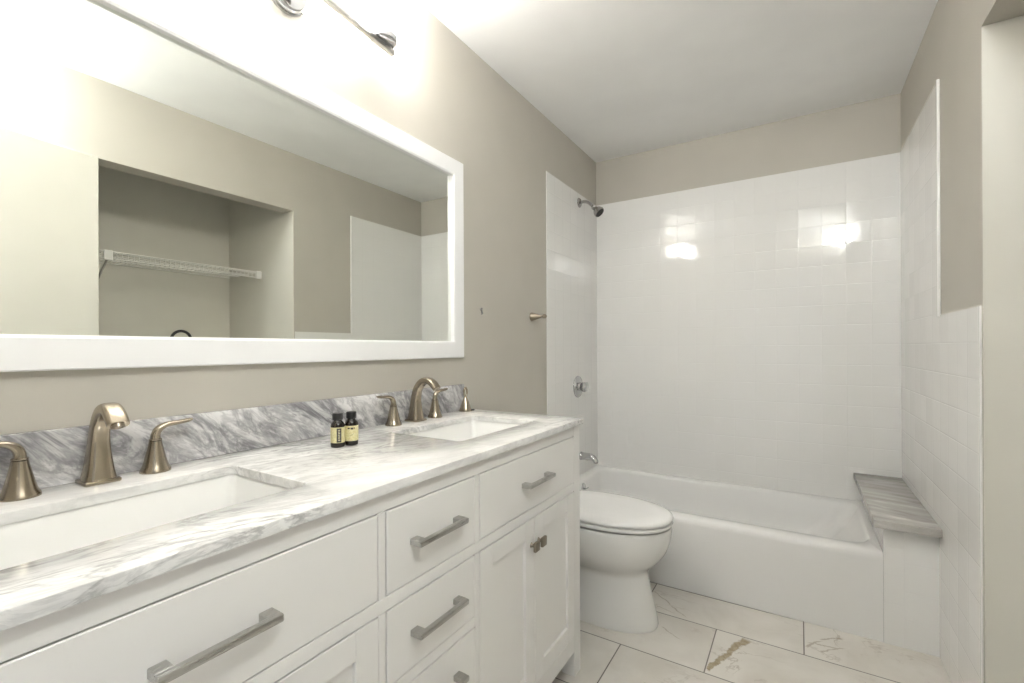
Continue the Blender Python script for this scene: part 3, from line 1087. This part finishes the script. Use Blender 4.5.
rings(bm, [rrect(0.035, 0.185, -0.20, 0.20, 0.03, 0.417, 6), rrect(0.03, 0.19, -0.21, 0.21, 0.03, 0.433, 6), rrect(0.022, 0.20, -0.225, 0.225, 0.03, 0.70, 6)])
obj('tank', bm, M_CER, tl, 40)
bm = bmesh.new()
rings(bm, [rrect(0.018, 0.206, -0.231, 0.231, 0.03, 0.7005, 6), rrect(0.016, 0.208, -0.233, 0.233, 0.03, 0.708, 6), rrect(0.016, 0.208, -0.233, 0.233, 0.03, 0.726, 6), rrect(0.022, 0.200, -0.226, 0.226, 0.03, 0.734, 6)])
obj('tank_lid', bm, M_CER, tl, 40)
bm = bmesh.new()
lathe(bm, [(0.012, 0), (0.012, 0.010), (0.008, 0.014)], (0.198, -0.165, 0.645), (1, 0, 0), 16)
sweep(bm, [(0.212, -0.165, 0.645, 0.006, 0.005), (0.216, -0.130, 0.642, 0.006, 0.004), (0.214, -0.095, 0.636, 0.005, 0.003)], (1, 0, 0), 12)
obj('flush_lever', bm, M_CHROME, tl, 45)

# ================================================================== CLOSET: wire shelf and a black hooped tube
SXF, SXB, SY0, SY1, SZ = 2.006, 2.427, 0.466, 1.813, 1.690
ws = thing('wire_shelf', 'white wire shelf inside the closet opening, seen in the mirror', 'shelf', ((SXF + SXB) / 2, (SY0 + SY1) / 2, SZ))
o3 = Vector(((SXF + SXB) / 2, (SY0 + SY1) / 2, SZ))


def rod(bmx, a, b_, r, n=6):
    tube(bmx, [Vector(a) - o3, Vector(b_) - o3], r, n)


b = bmesh.new()
nw = 52
for k in range(nw + 1):
    y = SY0 + 0.01 + (SY1 - SY0 - 0.02) * k / nw
    tube(b, [Vector((SXB - 0.002, y, SZ)) - o3, Vector((SXF + 0.006, y, SZ)) - o3, Vector((SXF, y, SZ - 0.005)) - o3, Vector((SXF, y, SZ - 0.036)) - o3], 0.0017, 6)
obj('deck_wires', b, M_WIRE, ws, 60)
b = bmesh.new()
for x in (SXF + 0.012, SXF + 0.15, SXF + 0.28, SXB - 0.006):
    rod(b, (x, SY0, SZ - 0.0045), (x, SY1, SZ - 0.0045), 0.003)
obj('cross_rods', b, M_WIRE, ws, 60)
b = bmesh.new()
rod(b, (SXF, SY0, SZ + 0.001), (SXF, SY1, SZ + 0.001), 0.0035, 8)
rod(b, (SXF, SY0, SZ - 0.037), (SXF, SY1, SZ - 0.037), 0.0035, 8)
obj('front_rail', b, M_WIRE, ws, 60)
for y0, y1 in ((0.955, 0.993), (SY1 - 0.034, SY1 + 0.002)):
    b = bmesh.new()
    box(b, SXF - 0.008 - o3.x, SXF + 0.006 - o3.x, y0 - o3.y, y1 - o3.y, -0.046, 0.008, 0.002, 1)
    obj('end_bracket', b, M_WIRE, ws, 35)
b = bmesh.new()
rod(b, (SXF + 0.006, 0.974, SZ - 0.036), (SXB - 0.003, 0.974, SZ - 0.33), 0.0055, 10)
obj('brace', b, M_NICKEL, ws, 60)

b = bmesh.new()
hx, hy, hz, hr = 2.10, 1.362, 1.272, 0.054
pts = [(hx, hy - hr, 0.0), (hx, hy - hr, 0.6), (hx, hy - hr, hz - hr - 0.02)] + \
      [(hx, hy - hr * math.cos(PI * k / 12), hz - hr + hr * math.sin(PI * k / 12)) for k in range(13)] + \
      [(hx, hy + hr, hz - hr - 0.02), (hx, hy + hr, 0.6), (hx, hy + hr, 0.0)]
tube(b, pts, 0.0085, 12)
tag(obj('hooped_tube', b, M_BLACK, None, 60), 'thin black hooped tube on the closet floor, its curved top just showing in the mirror', 'tube')
